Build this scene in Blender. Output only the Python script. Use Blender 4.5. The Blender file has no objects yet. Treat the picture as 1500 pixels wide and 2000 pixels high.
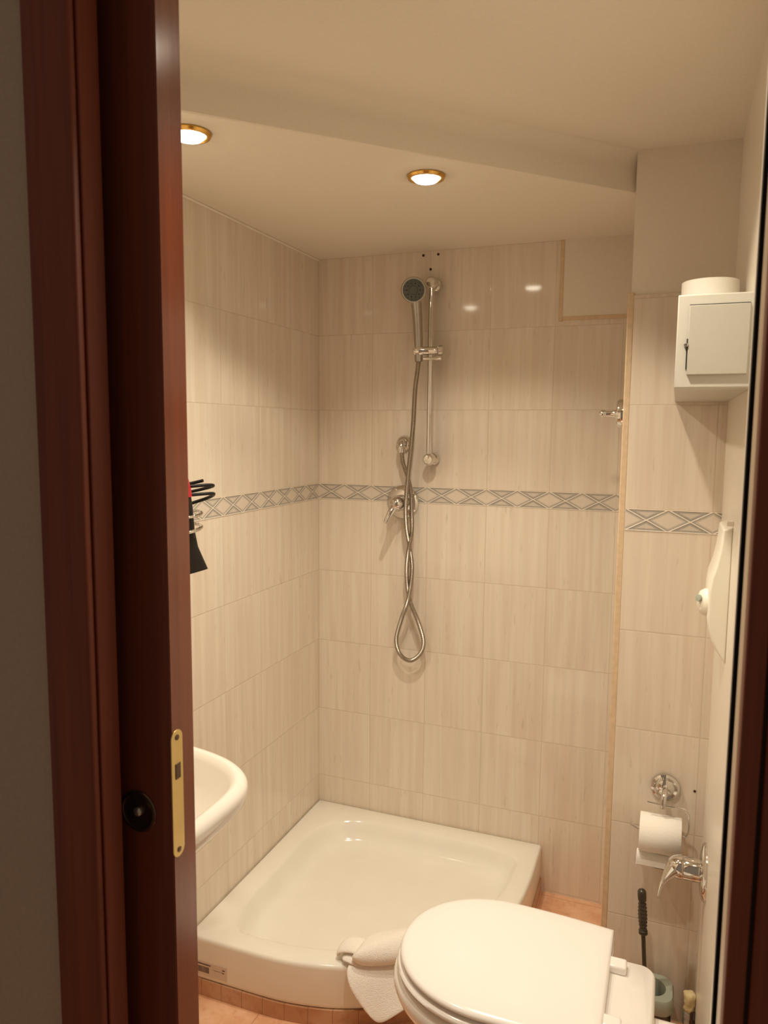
import bpy, math, random
from mathutils import Vector, Matrix
random.seed(7)
S = bpy.context.scene
C = S.collection
PI = math.pi
V = Vector

# ------------------------------------------------------------------ camera, world, exposure
Z0 = 1.270          # underside of the decorative tile band
HB = 0.054          # band height
TH = 0.2529         # tile height
TW = 0.2            # tile width
ZC = Z0 + 0.813     # lowered ceiling
ZU = Z0 + 0.902     # main ceiling
XR = 1.27           # right wall
YP = -0.429         # face of the boxed-out pillar
XP = 1.05           # left edge of the pillar
YD = -1.56          # inner face of the doorway wall

cam = bpy.data.cameras.new('camera')
cam.sensor_fit = 'VERTICAL'
cam.sensor_height = 24.0
cam.lens = 24.0 * 1465.45 / 2000.0
cam.clip_start = 0.02
cam_o = bpy.data.objects.new('camera', cam)
C.objects.link(cam_o)
yaw, pitch, roll = 0.3685, -0.1094, 0.0086
fwd = V((-math.sin(yaw) * math.cos(pitch), math.cos(yaw) * math.cos(pitch), math.sin(pitch)))
rgt0 = V((math.cos(yaw), math.sin(yaw), 0))
up0 = rgt0.cross(fwd)
rgt = math.cos(roll) * rgt0 + math.sin(roll) * up0
up = -math.sin(roll) * rgt0 + math.cos(roll) * up0
M = Matrix((rgt, up, -fwd)).transposed().to_4x4()
M.translation = V((1.1599, -2.3655, Z0 + 0.2423))
cam_o.matrix_world = M
cam.dof.use_dof = True
cam.dof.focus_distance = 2.2
cam.dof.aperture_fstop = 7.0
S.camera = cam_o

S.view_settings.view_transform = 'Standard'
S.view_settings.look = 'None'
S.view_settings.gamma = 1.0
S.view_settings.exposure = 0.03
S.view_settings.use_curve_mapping = False
S.cycles.use_denoising = True
S.cycles.max_bounces = 10
S.cycles.diffuse_bounces = 6
S.cycles.glossy_bounces = 5
S.cycles.sample_clamp_indirect = 4.0
S.cycles.caustics_reflective = False
S.cycles.caustics_refractive = False

W = bpy.data.worlds.new('world')
S.world = W
W.use_nodes = True
W.node_tree.nodes['Background'].inputs[0].default_value = (1.0, 0.74, 0.52, 1)
W.node_tree.nodes['Background'].inputs[1].default_value = 0.20

BEAM_W = (8.0, 10.5, 16.0)     # wide part of each lamp's beam
CORE_W = (13.0, 26.0, 22.0)     # narrow core of each lamp's beam
LIGHT_COL = (1.0, 0.89, 0.70)

# ------------------------------------------------------------------ node helpers
class NT:
    def __init__(s, name):
        s.m = bpy.data.materials.new(name); s.m.use_nodes = True
        s.t = s.m.node_tree; s.b = s.t.nodes['Principled BSDF']
    def n(s, typ, **kw):
        o = s.t.nodes.new(typ)
        for k, v in kw.items(): setattr(o, k, v)
        return o
    def put(s, sock, v):
        if isinstance(v, bpy.types.NodeSocket): s.t.links.new(v, sock)
        elif v is not None:
            if hasattr(sock.default_value, '__len__') and not hasattr(v, '__len__'): v = (v,) * len(sock.default_value)
            if hasattr(v, '__len__') and len(sock.default_value) == 4 and len(v) == 3: v = tuple(v) + (1,)
            sock.default_value = v
    def mt(s, op, a, b=None, c=None, clamp=False):
        o = s.n('ShaderNodeMath', operation=op, use_clamp=clamp)
        s.put(o.inputs[0], a); s.put(o.inputs[1], b)
        if c is not None: s.put(o.inputs[2], c)
        return o.outputs[0]
    def mix(s, f, a, b, mode='MIX'):
        o = s.n('ShaderNodeMix', data_type='RGBA', blend_type=mode)
        s.put(o.inputs[0], f); s.put(o.inputs[6], a); s.put(o.inputs[7], b)
        return o.outputs[2]
    def ss(s, x, lo, hi, a=0.0, b=1.0):
        o = s.n('ShaderNodeMapRange', interpolation_type='SMOOTHSTEP')
        s.put(o.inputs[0], x); o.inputs[1].default_value = lo; o.inputs[2].default_value = hi
        o.inputs[3].default_value = a; o.inputs[4].default_value = b
        return o.outputs[0]
    def pos(s):
        g = s.n('ShaderNodeNewGeometry'); x = s.n('ShaderNodeSeparateXYZ')
        s.t.links.new(g.outputs['Position'], x.inputs[0]); return g.outputs['Position'], x.outputs
    def comb(s, a, b, c):
        o = s.n('ShaderNodeCombineXYZ')
        for i, v in enumerate((a, b, c)): s.put(o.inputs[i], v)
        return o.outputs[0]
    def noise(s, vec, scale=1.0, detail=3.0, rough=0.5):
        o = s.n('ShaderNodeTexNoise'); s.put(o.inputs['Vector'], vec)
        o.inputs['Scale'].default_value = scale; o.inputs['Detail'].default_value = detail
        o.inputs['Roughness'].default_value = rough
        return o.outputs[0]
    def bump(s, h, dist=0.001, strength=1.0):
        o = s.n('ShaderNodeBump'); s.put(o.inputs['Height'], h)
        o.inputs['Distance'].default_value = dist; o.inputs['Strength'].default_value = strength
        s.t.links.new(o.outputs[0], s.b.inputs['Normal'])
    def set(s, **kw):
        for k, v in kw.items(): s.put(s.b.inputs[k.replace('_', ' ')], v)
        return s.m

def simple(name, col, rough=0.5, metal=0.0, coat=0.0, nscale=40.0, namt=0.03, bumpd=0.0, spec=0.5):
    t = NT(name); p, _ = t.pos()
    f = t.noise(p, nscale, 3)
    c2 = tuple(max(0.0, c * (1 - 5 * namt)) for c in col)
    t.set(Base_Color=t.mix(f, c2, tuple(min(1, c * (1 + namt)) for c in col)), Roughness=rough, Metallic=metal)
    t.b.inputs['Coat Weight'].default_value = coat
    t.b.inputs['Coat Roughness'].default_value = 0.1
    t.b.inputs['Specular IOR Level'].default_value = spec
    if bumpd: t.bump(f, bumpd)
    return t.m

def tile_mat(name, ax, u0, tint=(1, 1, 1)):
    t = NT(name); p, x = t.pos()
    ua = x[0] if ax == 'x' else x[1]
    u = t.mt('DIVIDE', t.mt('SUBTRACT', ua, u0), TW)
    z = t.mt('SUBTRACT', x[2], Z0)
    above = t.mt('GREATER_THAN', z, HB / 2)
    v = t.mt('DIVIDE', t.mt('SUBTRACT', z, t.mt('MULTIPLY', above, HB)), TH)
    fu, fv = t.mt('FRACT', u), t.mt('FRACT', v)
    du = t.mt('MULTIPLY', t.mt('MINIMUM', fu, t.mt('SUBTRACT', 1.0, fu)), TW)
    dv = t.mt('MULTIPLY', t.mt('MINIMUM', fv, t.mt('SUBTRACT', 1.0, fv)), TH)
    d = t.mt('MINIMUM', du, dv)
    joint = t.mt('MULTIPLY', t.ss(d, 0.0006, 0.0014, 1, 0), 0.6)
    wn = t.n('ShaderNodeTexWhiteNoise', noise_dimensions='3D')
    t.put(wn.inputs['Vector'], t.comb(t.mt('FLOOR', u), t.mt('FLOOR', v), 3.0))
    rnd = wn.outputs['Value']
    off = t.mt('MULTIPLY', rnd, 17.0)
    s1 = t.noise(t.comb(t.mt('MULTIPLY', ua, 130.0), off, t.mt('MULTIPLY', x[2], 3.5)), 1, 3, 0.5)
    s2 = t.noise(t.comb(t.mt('MULTIPLY', ua, 42.0), off, t.mt('MULTIPLY', x[2], 1.8)), 1, 2, 0.5)
    s3 = t.noise(t.comb(t.mt('MULTIPLY', ua, 110.0), off, t.mt('MULTIPLY', x[2], 17.0)), 1, 2, 0.5)
    a = tuple(c * k for c, k in zip((0.76, 0.685, 0.59), tint))
    b = tuple(c * k for c, k in zip((0.68, 0.575, 0.48), tint))
    g = tuple(c * k for c, k in zip((0.64, 0.58, 0.47), tint))
    col = t.mix(t.ss(s2, 0.3, 0.7, 0.1, 0.9), a, b)
    col = t.mix(t.ss(s1, 0.48, 0.72, 0, 0.6), col, g)
    col = t.mix(t.ss(s3, 0.63, 0.8, 0, 0.4), col, (0.42, 0.33, 0.25))
    col = t.mix(t.mt('MULTIPLY', rnd, 0.25), col, a)
    col = t.mix(joint, col, (0.50, 0.41, 0.32))
    t.set(Base_Color=col, Roughness=t.ss(joint, 0, 0.6, 0.07, 0.5))
    t.b.inputs['Specular IOR Level'].default_value = 0.45
    t.bump(t.mt('ADD', t.ss(d, 0.0, 0.003), t.mt('MULTIPLY', s2, 0.25)), 0.0006, 0.5)
    return t.m

def band_mat(name, ax, u0):
    t = NT(name); p, x = t.pos()
    ua = x[0] if ax == 'x' else x[1]
    u = t.mt('DIVIDE', t.mt('SUBTRACT', ua, u0), TW)
    v = t.mt('DIVIDE', t.mt('SUBTRACT', x[2], Z0), HB)
    fu = t.mt('FRACT', u)
    m = t.mt('MINIMUM', fu, t.mt('SUBTRACT', 1.0, fu))
    tt = t.mt('MULTIPLY', m, 2.0)
    d1 = t.mt('ABSOLUTE', t.mt('SUBTRACT', v, tt))
    d2 = t.mt('ABSOLUTE', t.mt('SUBTRACT', v, t.mt('SUBTRACT', 1.0, tt)))
    dl = t.mt('MULTIPLY', t.mt('MINIMUM', d1, d2), 0.0475)
    dv = t.mt('MULTIPLY', t.mt('MINIMUM', v, t.mt('SUBTRACT', 1.0, v)), HB)
    same = t.mt('MULTIPLY', t.mt('SUBTRACT', v, tt), t.mt('SUBTRACT', v, t.mt('SUBTRACT', 1.0, tt)))
    tri = t.mt('GREATER_THAN', same, 0.0)
    ridge = t.ss(dl, 0.0010, 0.0021, 1, 0)
    edge = t.ss(dl, 0.0018, 0.0095, 1, 0)  # grey flank of the ridges, their side shadow included in the colour
    dd = t.mt('MINIMUM', dl, dv)
    contour = t.mt('MULTIPLY', tri, t.mt('MULTIPLY', t.ss(dd, 0.003, 0.0045), t.ss(dd, 0.0055, 0.008, 1, 0)))
    topl = t.mt('MULTIPLY', t.ss(dv, 0.0022, 0.0028), t.ss(dv, 0.0032, 0.0042, 1, 0))
    n = t.noise(p, 240, 3)
    grey = t.mt('MAXIMUM', t.mt('MULTIPLY', edge, 0.85), t.mt('MAXIMUM', t.mt('MULTIPLY', contour, 0.6), t.mt('MULTIPLY', topl, 0.8)))
    grey = t.mt('ADD', grey, t.mt('MULTIPLY', tri, 0.22), None, True)
    grey = t.mt('MULTIPLY', grey, t.ss(n, 0.2, 0.6, 0.75, 1.0))
    col = t.mix(grey, (0.66, 0.585, 0.50), (0.29, 0.27, 0.245))
    col = t.mix(t.mt('MAXIMUM', ridge, t.ss(dv, 0.0016, 0.0022, 1, 0)), col, (0.80, 0.73, 0.63))
    col = t.mix(t.ss(m, 0.003, 0.007, 0.7, 0), col, (0.60, 0.52, 0.43))
    t.set(Base_Color=col, Roughness=0.2)
    t.bump(t.mt('MAXIMUM', ridge, t.ss(dv, 0.0015, 0.003, 1, 0)), 0.0016, 0.9)
    return t.m

def wood_mat(name, c1, c2, rough=0.28, coat=0.3):
    t = NT(name); p, x = t.pos()
    f = t.noise(t.comb(t.mt('MULTIPLY', x[0], 55.0), t.mt('MULTIPLY', x[1], 55.0), t.mt('MULTIPLY', x[2], 1.6)), 1, 4, 0.6)
    f2 = t.noise(t.comb(t.mt('MULTIPLY', x[0], 260.0), t.mt('MULTIPLY', x[1], 260.0), t.mt('MULTIPLY', x[2], 6.0)), 1, 2, 0.6)
    col = t.mix(t.ss(f, 0.3, 0.7), c1, c2)
    col = t.mix(t.ss(f2, 0.5, 0.75, 0, 0.25), col, tuple(c * 0.5 for c in c1))
    t.set(Base_Color=col, Roughness=rough)
    t.b.inputs['Coat Weight'].default_value = coat
    t.b.inputs['Coat Roughness'].default_value = 0.2
    t.bump(f2, 0.0002, 0.4)
    return t.m

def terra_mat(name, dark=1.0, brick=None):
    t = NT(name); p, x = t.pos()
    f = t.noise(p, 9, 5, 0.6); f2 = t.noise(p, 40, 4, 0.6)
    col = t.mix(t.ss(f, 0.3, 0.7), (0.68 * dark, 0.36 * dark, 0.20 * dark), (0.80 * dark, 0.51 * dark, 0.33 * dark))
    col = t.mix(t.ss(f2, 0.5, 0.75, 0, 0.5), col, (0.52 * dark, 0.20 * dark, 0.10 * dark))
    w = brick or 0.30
    fx = t.mt('FRACT', t.mt('DIVIDE', t.mt('ADD', x[0], 0.08), w)); 
    dx = t.mt('MULTIPLY', t.mt('MINIMUM', fx, t.mt('SUBTRACT', 1.0, fx)), w)
    if brick: d = dx
    else:
        fy = t.mt('FRACT', t.mt('DIVIDE', t.mt('ADD', x[1], 0.02), w))
        d = t.mt('MINIMUM', dx, t.mt('MULTIPLY', t.mt('MINIMUM', fy, t.mt('SUBTRACT', 1.0, fy)), w))
    col = t.mix(t.ss(d, 0.0006, 0.0014, 0.6, 0), col, (0.34 * dark, 0.15 * dark, 0.09 * dark))
    t.set(Base_Color=col, Roughness=0.22)
    t.bump(t.ss(d, 0, 0.002), 0.0006, 0.6)
    return t.m

def emit_mat(name, col, st):
    t = NT(name)
    t.set(Base_Color=(0.8, 0.8, 0.8), Emission_Color=col, Emission_Strength=st)
    return t.m

M_ = dict(
    tile_b=tile_mat('glazed_tile_back', 'x', 0.0),
    tile_l=tile_mat('glazed_tile_left', 'y', 0.0),
    tile_p=tile_mat('glazed_tile_pillar', 'x', XP, (0.98, 0.96, 0.95)),
    band_b=band_mat('border_tile_back', 'x', 0.0),
    band_l=band_mat('border_tile_left', 'y', 0.0),
    band_p=band_mat('border_tile_pillar', 'x', XP + 0.002),
    paint=simple('cream_wall_paint', (0.76, 0.69, 0.60), 0.6, nscale=120, namt=0.012, bumpd=0.0004),
    ceil=simple('ceiling_paint', (0.80, 0.735, 0.64), 0.75, nscale=150, namt=0.012, bumpd=0.0004),
    rightp=simple('satin_cream_paint', (0.82, 0.765, 0.67), 0.28, nscale=60, namt=0.012),
    grout=simple('ochre_grout', (0.72, 0.54, 0.36), 0.5, nscale=70, namt=0.06, bumpd=0.0008),
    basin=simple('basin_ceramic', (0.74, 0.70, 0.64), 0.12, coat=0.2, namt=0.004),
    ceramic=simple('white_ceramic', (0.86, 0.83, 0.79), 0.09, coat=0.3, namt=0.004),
    tray=simple('tray_ceramic', (0.85, 0.825, 0.755), 0.12, coat=0.2, namt=0.01, nscale=14),
    lid=simple('white_seat_plastic', (0.90, 0.87, 0.85), 0.16, coat=0.2, namt=0.003),
    chrome=simple('chrome', (0.74, 0.72, 0.69), 0.06, metal=1.0, namt=0.01),
    chrome2=simple('brushed_metal_hose', (0.44, 0.39, 0.33), 0.34, metal=1.0, namt=0.02),
    darkface=simple('dark_grey_rubber', (0.10, 0.11, 0.10), 0.4, namt=0.05),
    nozzle=simple('nozzle_rubber', (0.02, 0.02, 0.02), 0.5),
    satin=simple('satin_chrome', (0.50, 0.47, 0.43), 0.3, metal=0.8, namt=0.02),
    black=simple('black_plastic', (0.006, 0.005, 0.005), 0.5, namt=0.04, spec=0.3),
    red=simple('red_plastic', (0.55, 0.02, 0.04), 0.3, namt=0.04),
    brass=simple('brass', (0.85, 0.66, 0.28), 0.34, metal=0.75, nscale=25, namt=0.03),
    gold=simple('polished_gold', (0.85, 0.52, 0.14), 0.22, metal=1.0, namt=0.02),
    bronze=simple('dark_bronze', (0.16, 0.11, 0.08), 0.3, metal=0.9, namt=0.03),
    wood=wood_mat('mahogany_frame', (0.125, 0.020, 0.005), (0.18, 0.033, 0.008), 0.55, 0.0),
    woodd=wood_mat('mahogany_door_face', (0.12, 0.026, 0.012), (0.17, 0.040, 0.018), 0.5, 0.0),
    woode=wood_mat('mahogany_door_edge', (0.16, 0.030, 0.008), (0.22, 0.045, 0.012), 0.22, 0.45),
    floor=terra_mat('terracotta_floor_tile'),
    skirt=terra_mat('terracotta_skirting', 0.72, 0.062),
    gapshade=simple('jamb_gap_shade', (0.004, 0.003, 0.003), 0.9, spec=0.0),  # matte black stands in for shade inside the jamb gap
    jambe=simple('jamb_painted_light', (0.58, 0.45, 0.31), 0.4, namt=0.03),  # pale tone stands in for bathroom light on the jamb
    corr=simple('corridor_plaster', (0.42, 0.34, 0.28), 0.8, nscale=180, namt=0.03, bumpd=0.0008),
    plaswhite=simple('cream_white_plastic', (0.88, 0.84, 0.74), 0.28, namt=0.006, spec=0.5),
    box=simple('painted_cabinet', (0.54, 0.52, 0.46), 0.45, namt=0.01, nscale=20),
    boxd=simple('painted_cabinet_door', (0.45, 0.425, 0.37), 0.4, namt=0.01, nscale=20),
    paper=simple('tissue_paper', (0.86, 0.82, 0.76), 0.9, nscale=220, namt=0.008, bumpd=0.0005),
    towel=simple('white_terry', (0.92, 0.88, 0.82), 0.95, nscale=420, namt=0.02, bumpd=0.0016),
    brown=simple('brown_plug', (0.05, 0.012, 0.006), 0.6),
    brush=simple('dark_olive_plastic', (0.055, 0.045, 0.032), 0.25, namt=0.05),
    holder=simple('grey_green_plastic', (0.34, 0.37, 0.31), 0.35, namt=0.02),
    holderb=simple('brown_plastic', (0.10, 0.065, 0.045), 0.4, namt=0.02),
    pipe=simple('galvanised_pipe', (0.42, 0.42, 0.38), 0.4, metal=0.6, namt=0.03),
    tape=simple('yellowed_sealing_tape', (0.68, 0.55, 0.30), 0.75, nscale=90, namt=0.08, bumpd=0.002),
    ink=simple('dark_ink', (0.10, 0.06, 0.05), 0.6),
    sticker=simple('faded_label_film', (0.70, 0.60, 0.52), 0.35, namt=0.02),
    bulb=emit_mat('lit_bulb', (1.0, 0.90, 0.70), 21.0),
    inner=simple('painted_recess_shade', (0.02, 0.018, 0.015), 0.7),  # near-black stands in for shade inside gaps and openings
)

# ------------------------------------------------------------------ mesh helpers
class MB:
    def __init__(s): s.v = []; s.f = []
    def add(s, vs, fs):
        o = len(s.v); s.v += [tuple(v) for v in vs]; s.f += [tuple(i + o for i in f) for f in fs]; return s
    def box(s, x0, x1, y0, y1, z0, z1):
        return s.add([(x, y, z) for z in (z0, z1) for y in (y0, y1) for x in (x0, x1)],
                     [(0, 2, 3, 1), (4, 5, 7, 6), (0, 1, 5, 4), (2, 6, 7, 3), (0, 4, 6, 2), (1, 3, 7, 5)])
    def rings(s, rs, cap0=True, cap1=True, closed=True):
        n = len(rs[0]); o = len(s.v)
        for r in rs: s.v += [tuple(p) for p in r]
        m = n if closed else n - 1
        for i in range(len(rs) - 1):
            for j in range(m):
                k = (j + 1) % n
                s.f.append((o + i * n + j, o + i * n + k, o + (i + 1) * n + k, o + (i + 1) * n + j))
        if cap0: s.f.append(tuple(o + j for j in reversed(range(n))))
        if cap1: s.f.append(tuple(o + (len(rs) - 1) * n + j for j in range(n)))
        return s
    def lathe(s, prof, org, axis=(0, 0, 1), seg=40, cap0=True, cap1=True):
        a = V(axis).normalized(); t = V((1, 0, 0)) if abs(a.x) < 0.9 else V((0, 1, 0))
        u = a.cross(t).normalized(); w = a.cross(u); org = V(org)
        rs = [[org + a * h + u * (r * math.cos(2 * PI * k / seg)) + w * (r * math.sin(2 * PI * k / seg)) for k in range(seg)] for r, h in prof]
        return s.rings(rs, cap0, cap1)
    def tube(s, pts, r, seg=12, cap=True, rfun=None):
        pts = [V(p) for p in pts]; n = len(pts); rs = []
        tan = [(pts[min(i + 1, n - 1)] - pts[max(i - 1, 0)]).normalized() for i in range(n)]
        ref = V((0, 0, 1)) if abs(tan[0].z) < 0.9 else V((0, 1, 0))
        u = (ref - tan[0] * ref.dot(tan[0])).normalized()
        for i in range(n):
            u = (u - tan[i] * u.dot(tan[i])).normalized(); w = tan[i].cross(u)
            rr = rfun(i / (n - 1)) if rfun else r
            rs.append([pts[i] + u * (rr * math.cos(2 * PI * k / seg)) + w * (rr * math.sin(2 * PI * k / seg)) for k in range(seg)])
        return s.rings(rs, cap, cap)
    def prism(s, poly, z0, z1):
        return s.rings([[(x, y, z0) for x, y in poly], [(x, y, z1) for x, y in poly]])
    def build(s, name, mat, parent=None, smooth=True, bevel=0.0, subd=0, seg=3, angle=40):
        me = bpy.data.meshes.new(name); me.from_pydata(s.v, [], s.f); me.validate()
        import bmesh
        bm = bmesh.new(); bm.from_mesh(me); bmesh.ops.recalc_face_normals(bm, faces=bm.faces); bm.to_mesh(me); bm.free()
        me.materials.append(mat)
        for p in me.polygons: p.use_smooth = smooth
        o = bpy.data.objects.new(name, me); C.objects.link(o)
        if parent: 
            o.parent = parent
            o.matrix_parent_inverse = Matrix.Translation(-V(parent.location))
        if bevel:
            b = o.modifiers.new('bevel', 'BEVEL'); b.width = bevel; b.segments = seg; b.limit_method = 'ANGLE'; b.angle_limit = math.radians(30)
        if subd:
            b = o.modifiers.new('subsurf', 'SUBSURF'); b.levels = subd; b.render_levels = subd
        if smooth and not subd:
            e = [ed for ed in me.edges]
            me.set_sharp_from_angle(angle=math.radians(angle))
        return o

def catmull(pts, per=6, closed=False):
    pts = [V(p) for p in pts]; n = len(pts); out = []
    rng = range(n) if closed else range(n - 1)
    for i in rng:
        g = (lambda k: pts[k % n]) if closed else (lambda k: pts[max(0, min(n - 1, k))])
        p0, p1, p2, p3 = g(i - 1), g(i), g(i + 1), g(i + 2)
        for j in range(per):
            t = j / per
            out.append(0.5 * ((2 * p1) + (p2 - p0) * t + (2 * p0 - 5 * p1 + 4 * p2 - p3) * t * t + (3 * p1 - p0 - 3 * p2 + p3) * t ** 3))
    if not closed: out.append(pts[-1])
    return out

def tag(o, label, cat, group=None):
    o['label'] = label; o['category'] = cat
    if group: o['group'] = group
    return o
def thing(name, loc, label, cat, group=None):
    o = bpy.data.objects.new(name, None); o.empty_display_size = 0.05; o.location = loc; C.objects.link(o)
    return tag(o, label, cat, group)
def struct(o, label=None):
    o['kind'] = 'structure'
    if label: o['label'] = label
    return o
def smoothpoly(poly, per=8): return [(p.x, p.y) for p in catmull([(x, y, 0) for x, y in poly], per, True)]

# ------------------------------------------------------------------ the setting
T = 0.10
ZT = Z0 + HB + 2 * TH + 0.008      # top of the pillar tiling
struct(MB().box(-T, 0, YD, 0, 0, ZC).build('wall_left', M_['tile_l'], smooth=False), 'left wall of tall cream marbled tiles with a patterned band')
struct(MB().box(-T, 0, YD, 0, ZC, ZU).build('wall_left.001', M_['paint'], smooth=False), 'painted strip of the left wall above the tiles')
struct(MB().box(-T, XR + T, 0, T, 0, ZU).build('wall_back', M_['tile_b'], smooth=False), 'back wall of cream marbled tiles behind the shower')
wp = MB().box(XP - 0.006, XR, YP + 0.006, 0, 0, ZU).build('wall_pillar', M_['paint'], smooth=False)
struct(wp, 'painted boxed-out pillar right of the shower')
struct(MB().box(XP, XR, YP, YP + 0.006, 0, ZT).build('wall_pillar.001', M_['tile_p'], smooth=False), 'cream marbled tiles on the face of the pillar')
struct(MB().box(XR, XR + T, YD, 0, 0, ZU).build('wall_right', M_['rightp'], smooth=False), 'cream right wall beside the toilet')
struct(MB().box(-T, XR + T, YD, T, -0.06, 0).build('floor', M_['floor'], smooth=False), 'salmon terracotta tiled floor')
struct(MB().box(-T, XR + T, YD - 0.12, T, ZU, ZU + 0.08).build('ceiling', M_['ceil'], smooth=False), 'high painted ceiling')
sof = [(0, 0), (0, -1.473), (0.281, -1.182), (1.043, -0.393), (1.046, -0.36), (1.046, 0)]
def sofl(o, z): return [(0, 0, z), (0, -1.473 - 1.42 * o, z), (0.281 + 0.7 * o, -1.182 - 0.7 * o, z), (1.043 + 0.7 * o, -0.393 - 0.7 * o, z), (1.046, -0.36, z), (1.046, 0, z)]
cove = [sofl(-0.004, ZC), sofl(-0.001, ZC + 0.002), sofl(0.0, ZC + 0.006)] + [sofl(0.035 * (1 - math.cos(a)), ZU - 0.035 + 0.035 * math.sin(a)) for a in [PI / 2 * k / 8 for k in range(9)]]
struct(MB().rings(cove).build('ceiling.001', M_['ceil'], angle=30), 'lowered ceiling with a diagonal edge over the shower')

# tile bands
struct(MB().box(0, 0.0015, YD, 0, Z0, Z0 + HB).build('trim_1', M_['band_l'], smooth=False), 'grey diamond border on the left wall')
struct(MB().box(0.0015, XP - 0.004, -0.0015, 0, Z0, Z0 + HB).build('trim_2', M_['band_b'], smooth=False), 'grey diamond border on the back wall')
struct(MB().box(XP + 0.002, XR, YP - 0.0015, YP, Z0, Z0 + HB).build('trim_3', M_['band_p'], smooth=False), 'grey diamond border on the pillar')
# ochre corner bead
struct(MB().box(XP - 0.014, XP + 0.002, YP - 0.001, YP + 0.014, 0, ZT + 0.006).build('trim_4', M_['grout'], bevel=0.003), 'ochre grouted edge strip on the pillar corner')
# plaster patch with an ochre edge, top right of the back wall
struct(MB().box(0.822, XP - 0.006, -0.003, 0, Z0 + 0.587, ZC).build('trim_5', M_['paint'], smooth=False), 'painted plaster patch at the top of the back wall')
gr = MB()
gr.box(0.811, 0.822, -0.0045, 0, Z0 + 0.573, ZC - 0.0)
gr.box(0.822, XP - 0.006, -0.0045, 0, Z0 + 0.576, Z0 + 0.587)
struct(gr.build('trim_6', M_['grout'], bevel=0.001), 'ochre grout edge of the plaster patch')
# silicone bead where the left wall meets the lowered ceiling
struct(MB().tube([(0.002, -1.45, ZC - 0.003), (0.002, 0, ZC - 0.003)], 0.004, 8).build('trim_7', M_['ceil']), 'thin white bead along the left wall top')

# doorway wall on both sides
YO = -1.685
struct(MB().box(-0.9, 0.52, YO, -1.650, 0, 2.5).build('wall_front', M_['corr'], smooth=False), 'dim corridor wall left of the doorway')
struct(MB().box(-0.10, 0.55, -1.572, YD, 0, ZU).build('wall_front.001', M_['paint'], smooth=False), 'inner skin of the wall the door slides into')
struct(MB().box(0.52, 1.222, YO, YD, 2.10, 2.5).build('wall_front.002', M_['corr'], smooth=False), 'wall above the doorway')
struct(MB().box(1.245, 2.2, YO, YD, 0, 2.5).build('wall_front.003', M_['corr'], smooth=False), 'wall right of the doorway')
# left casing and lip
cs = MB().box(0.469, 0.536, -1.697, YO, 0, 2.16).build('trim_8', M_['wood'], bevel=0.004)
struct(cs, 'mahogany casing left of the doorway')
struct(MB().box(0.518, 0.538, YO + 0.0005, -1.652, 0, 2.10).build('trim_9', M_['wood'], bevel=0.002), 'dark mahogany lip beside the door slot')
# right jamb: gap shade painted black, arris light painted pale, mahogany, groove, mahogany
XJ = 1.222
struct(MB().box(XJ + 0.0005, 1.245, -1.571, YD, 0, 2.10).build('trim_10', M_['rightp'], smooth=False), 'cream plaster edge of the right jamb')
struct(MB().box(XJ + 0.0015, 1.245, -1.635, -1.571, 0, 2.10).build('trim_11', M_['gapshade'], smooth=False), 'gap in the right jamb, its shade painted black')
struct(MB().box(XJ, 1.245, -1.673, -1.635, 0, 2.10).build('trim_12', M_['jambe'], bevel=0.001), 'narrow strip along the right jamb, its light painted pale')
struct(MB().box(XJ, 1.2385, -1.697, -1.673, 0, 2.10).build('trim_13', M_['wood'], bevel=0.003), 'inner mahogany bead of the right casing')
struct(MB().box(1.2385, 1.2415, -1.690, -1.673, 0, 2.10).build('trim_14', M_['inner'], smooth=False), 'dark groove in the right casing')  # groove floor coloured near-black for its shade
struct(MB().box(1.2415, 1.30, -1.697, YO, 0, 2.16).build('trim_15', M_['wood'], bevel=0.003), 'mahogany casing right of the doorway')
struct(MB().box(0.469, 1.30, -1.697, YO, 2.10, 2.16).build('trim_16', M_['wood'], bevel=0.003), 'mahogany head casing over the doorway')
struct(MB().box(-0.9, 2.2, -3.2, YD, -0.06, -0.004).build('floor.001', M_['floor'], smooth=False), 'corridor floor outside the doorway')

# ------------------------------------------------------------------ sliding door
XE = 0.593
dr = MB().box(-0.09, XE, -1.625, -1.580, 0.008, 2.095).build('door_1', M_['woodd'], smooth=False, bevel=0.0015)
struct(dr, 'dark mahogany sliding door standing half open')
MB().box(XE, XE + 0.0012, -1.6245, -1.5805, 0.009, 2.094).build('edge_veneer', M_['woode'], dr, smooth=False)
# latch plate with rounded ends
def stadium(cy, cz, hw, hh, n=12):
    return [(cy + hw * math.cos(a), cz + (hh - hw) * (1 if math.sin(a) >= 0 else -1) + hw * math.sin(a)) for a in [2 * PI * (k + 0.5) / (2 * n) for k in range(2 * n)]]
cyp, czp = -1.6165, Z0 - 0.2165
st = stadium(cyp, czp, 0.0115, 0.0835)
pl = MB().rings([[(XE + 0.0012, y, z) for y, z in st], [(XE + 0.0026, y, z) for y, z in st]]).build('latch_plate', M_['brass'], dr, bevel=0.0004, seg=2)
for dz, nm in ((0.074, 'screw'), (-0.074, 'screw')):
    MB().lathe([(0.0032, 0), (0.0036, 0.0008), (0.002, 0.0011)], (XE + 0.0026, cyp, czp + dz), (1, 0, 0), 16).build(nm, M_['bronze'], pl)
MB().box(XE + 0.0026, XE + 0.0036, cyp - 0.0045, cyp + 0.0055, czp + 0.020, czp + 0.040).build('latch_opening', M_['bronze'], pl, bevel=0.0004)
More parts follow.
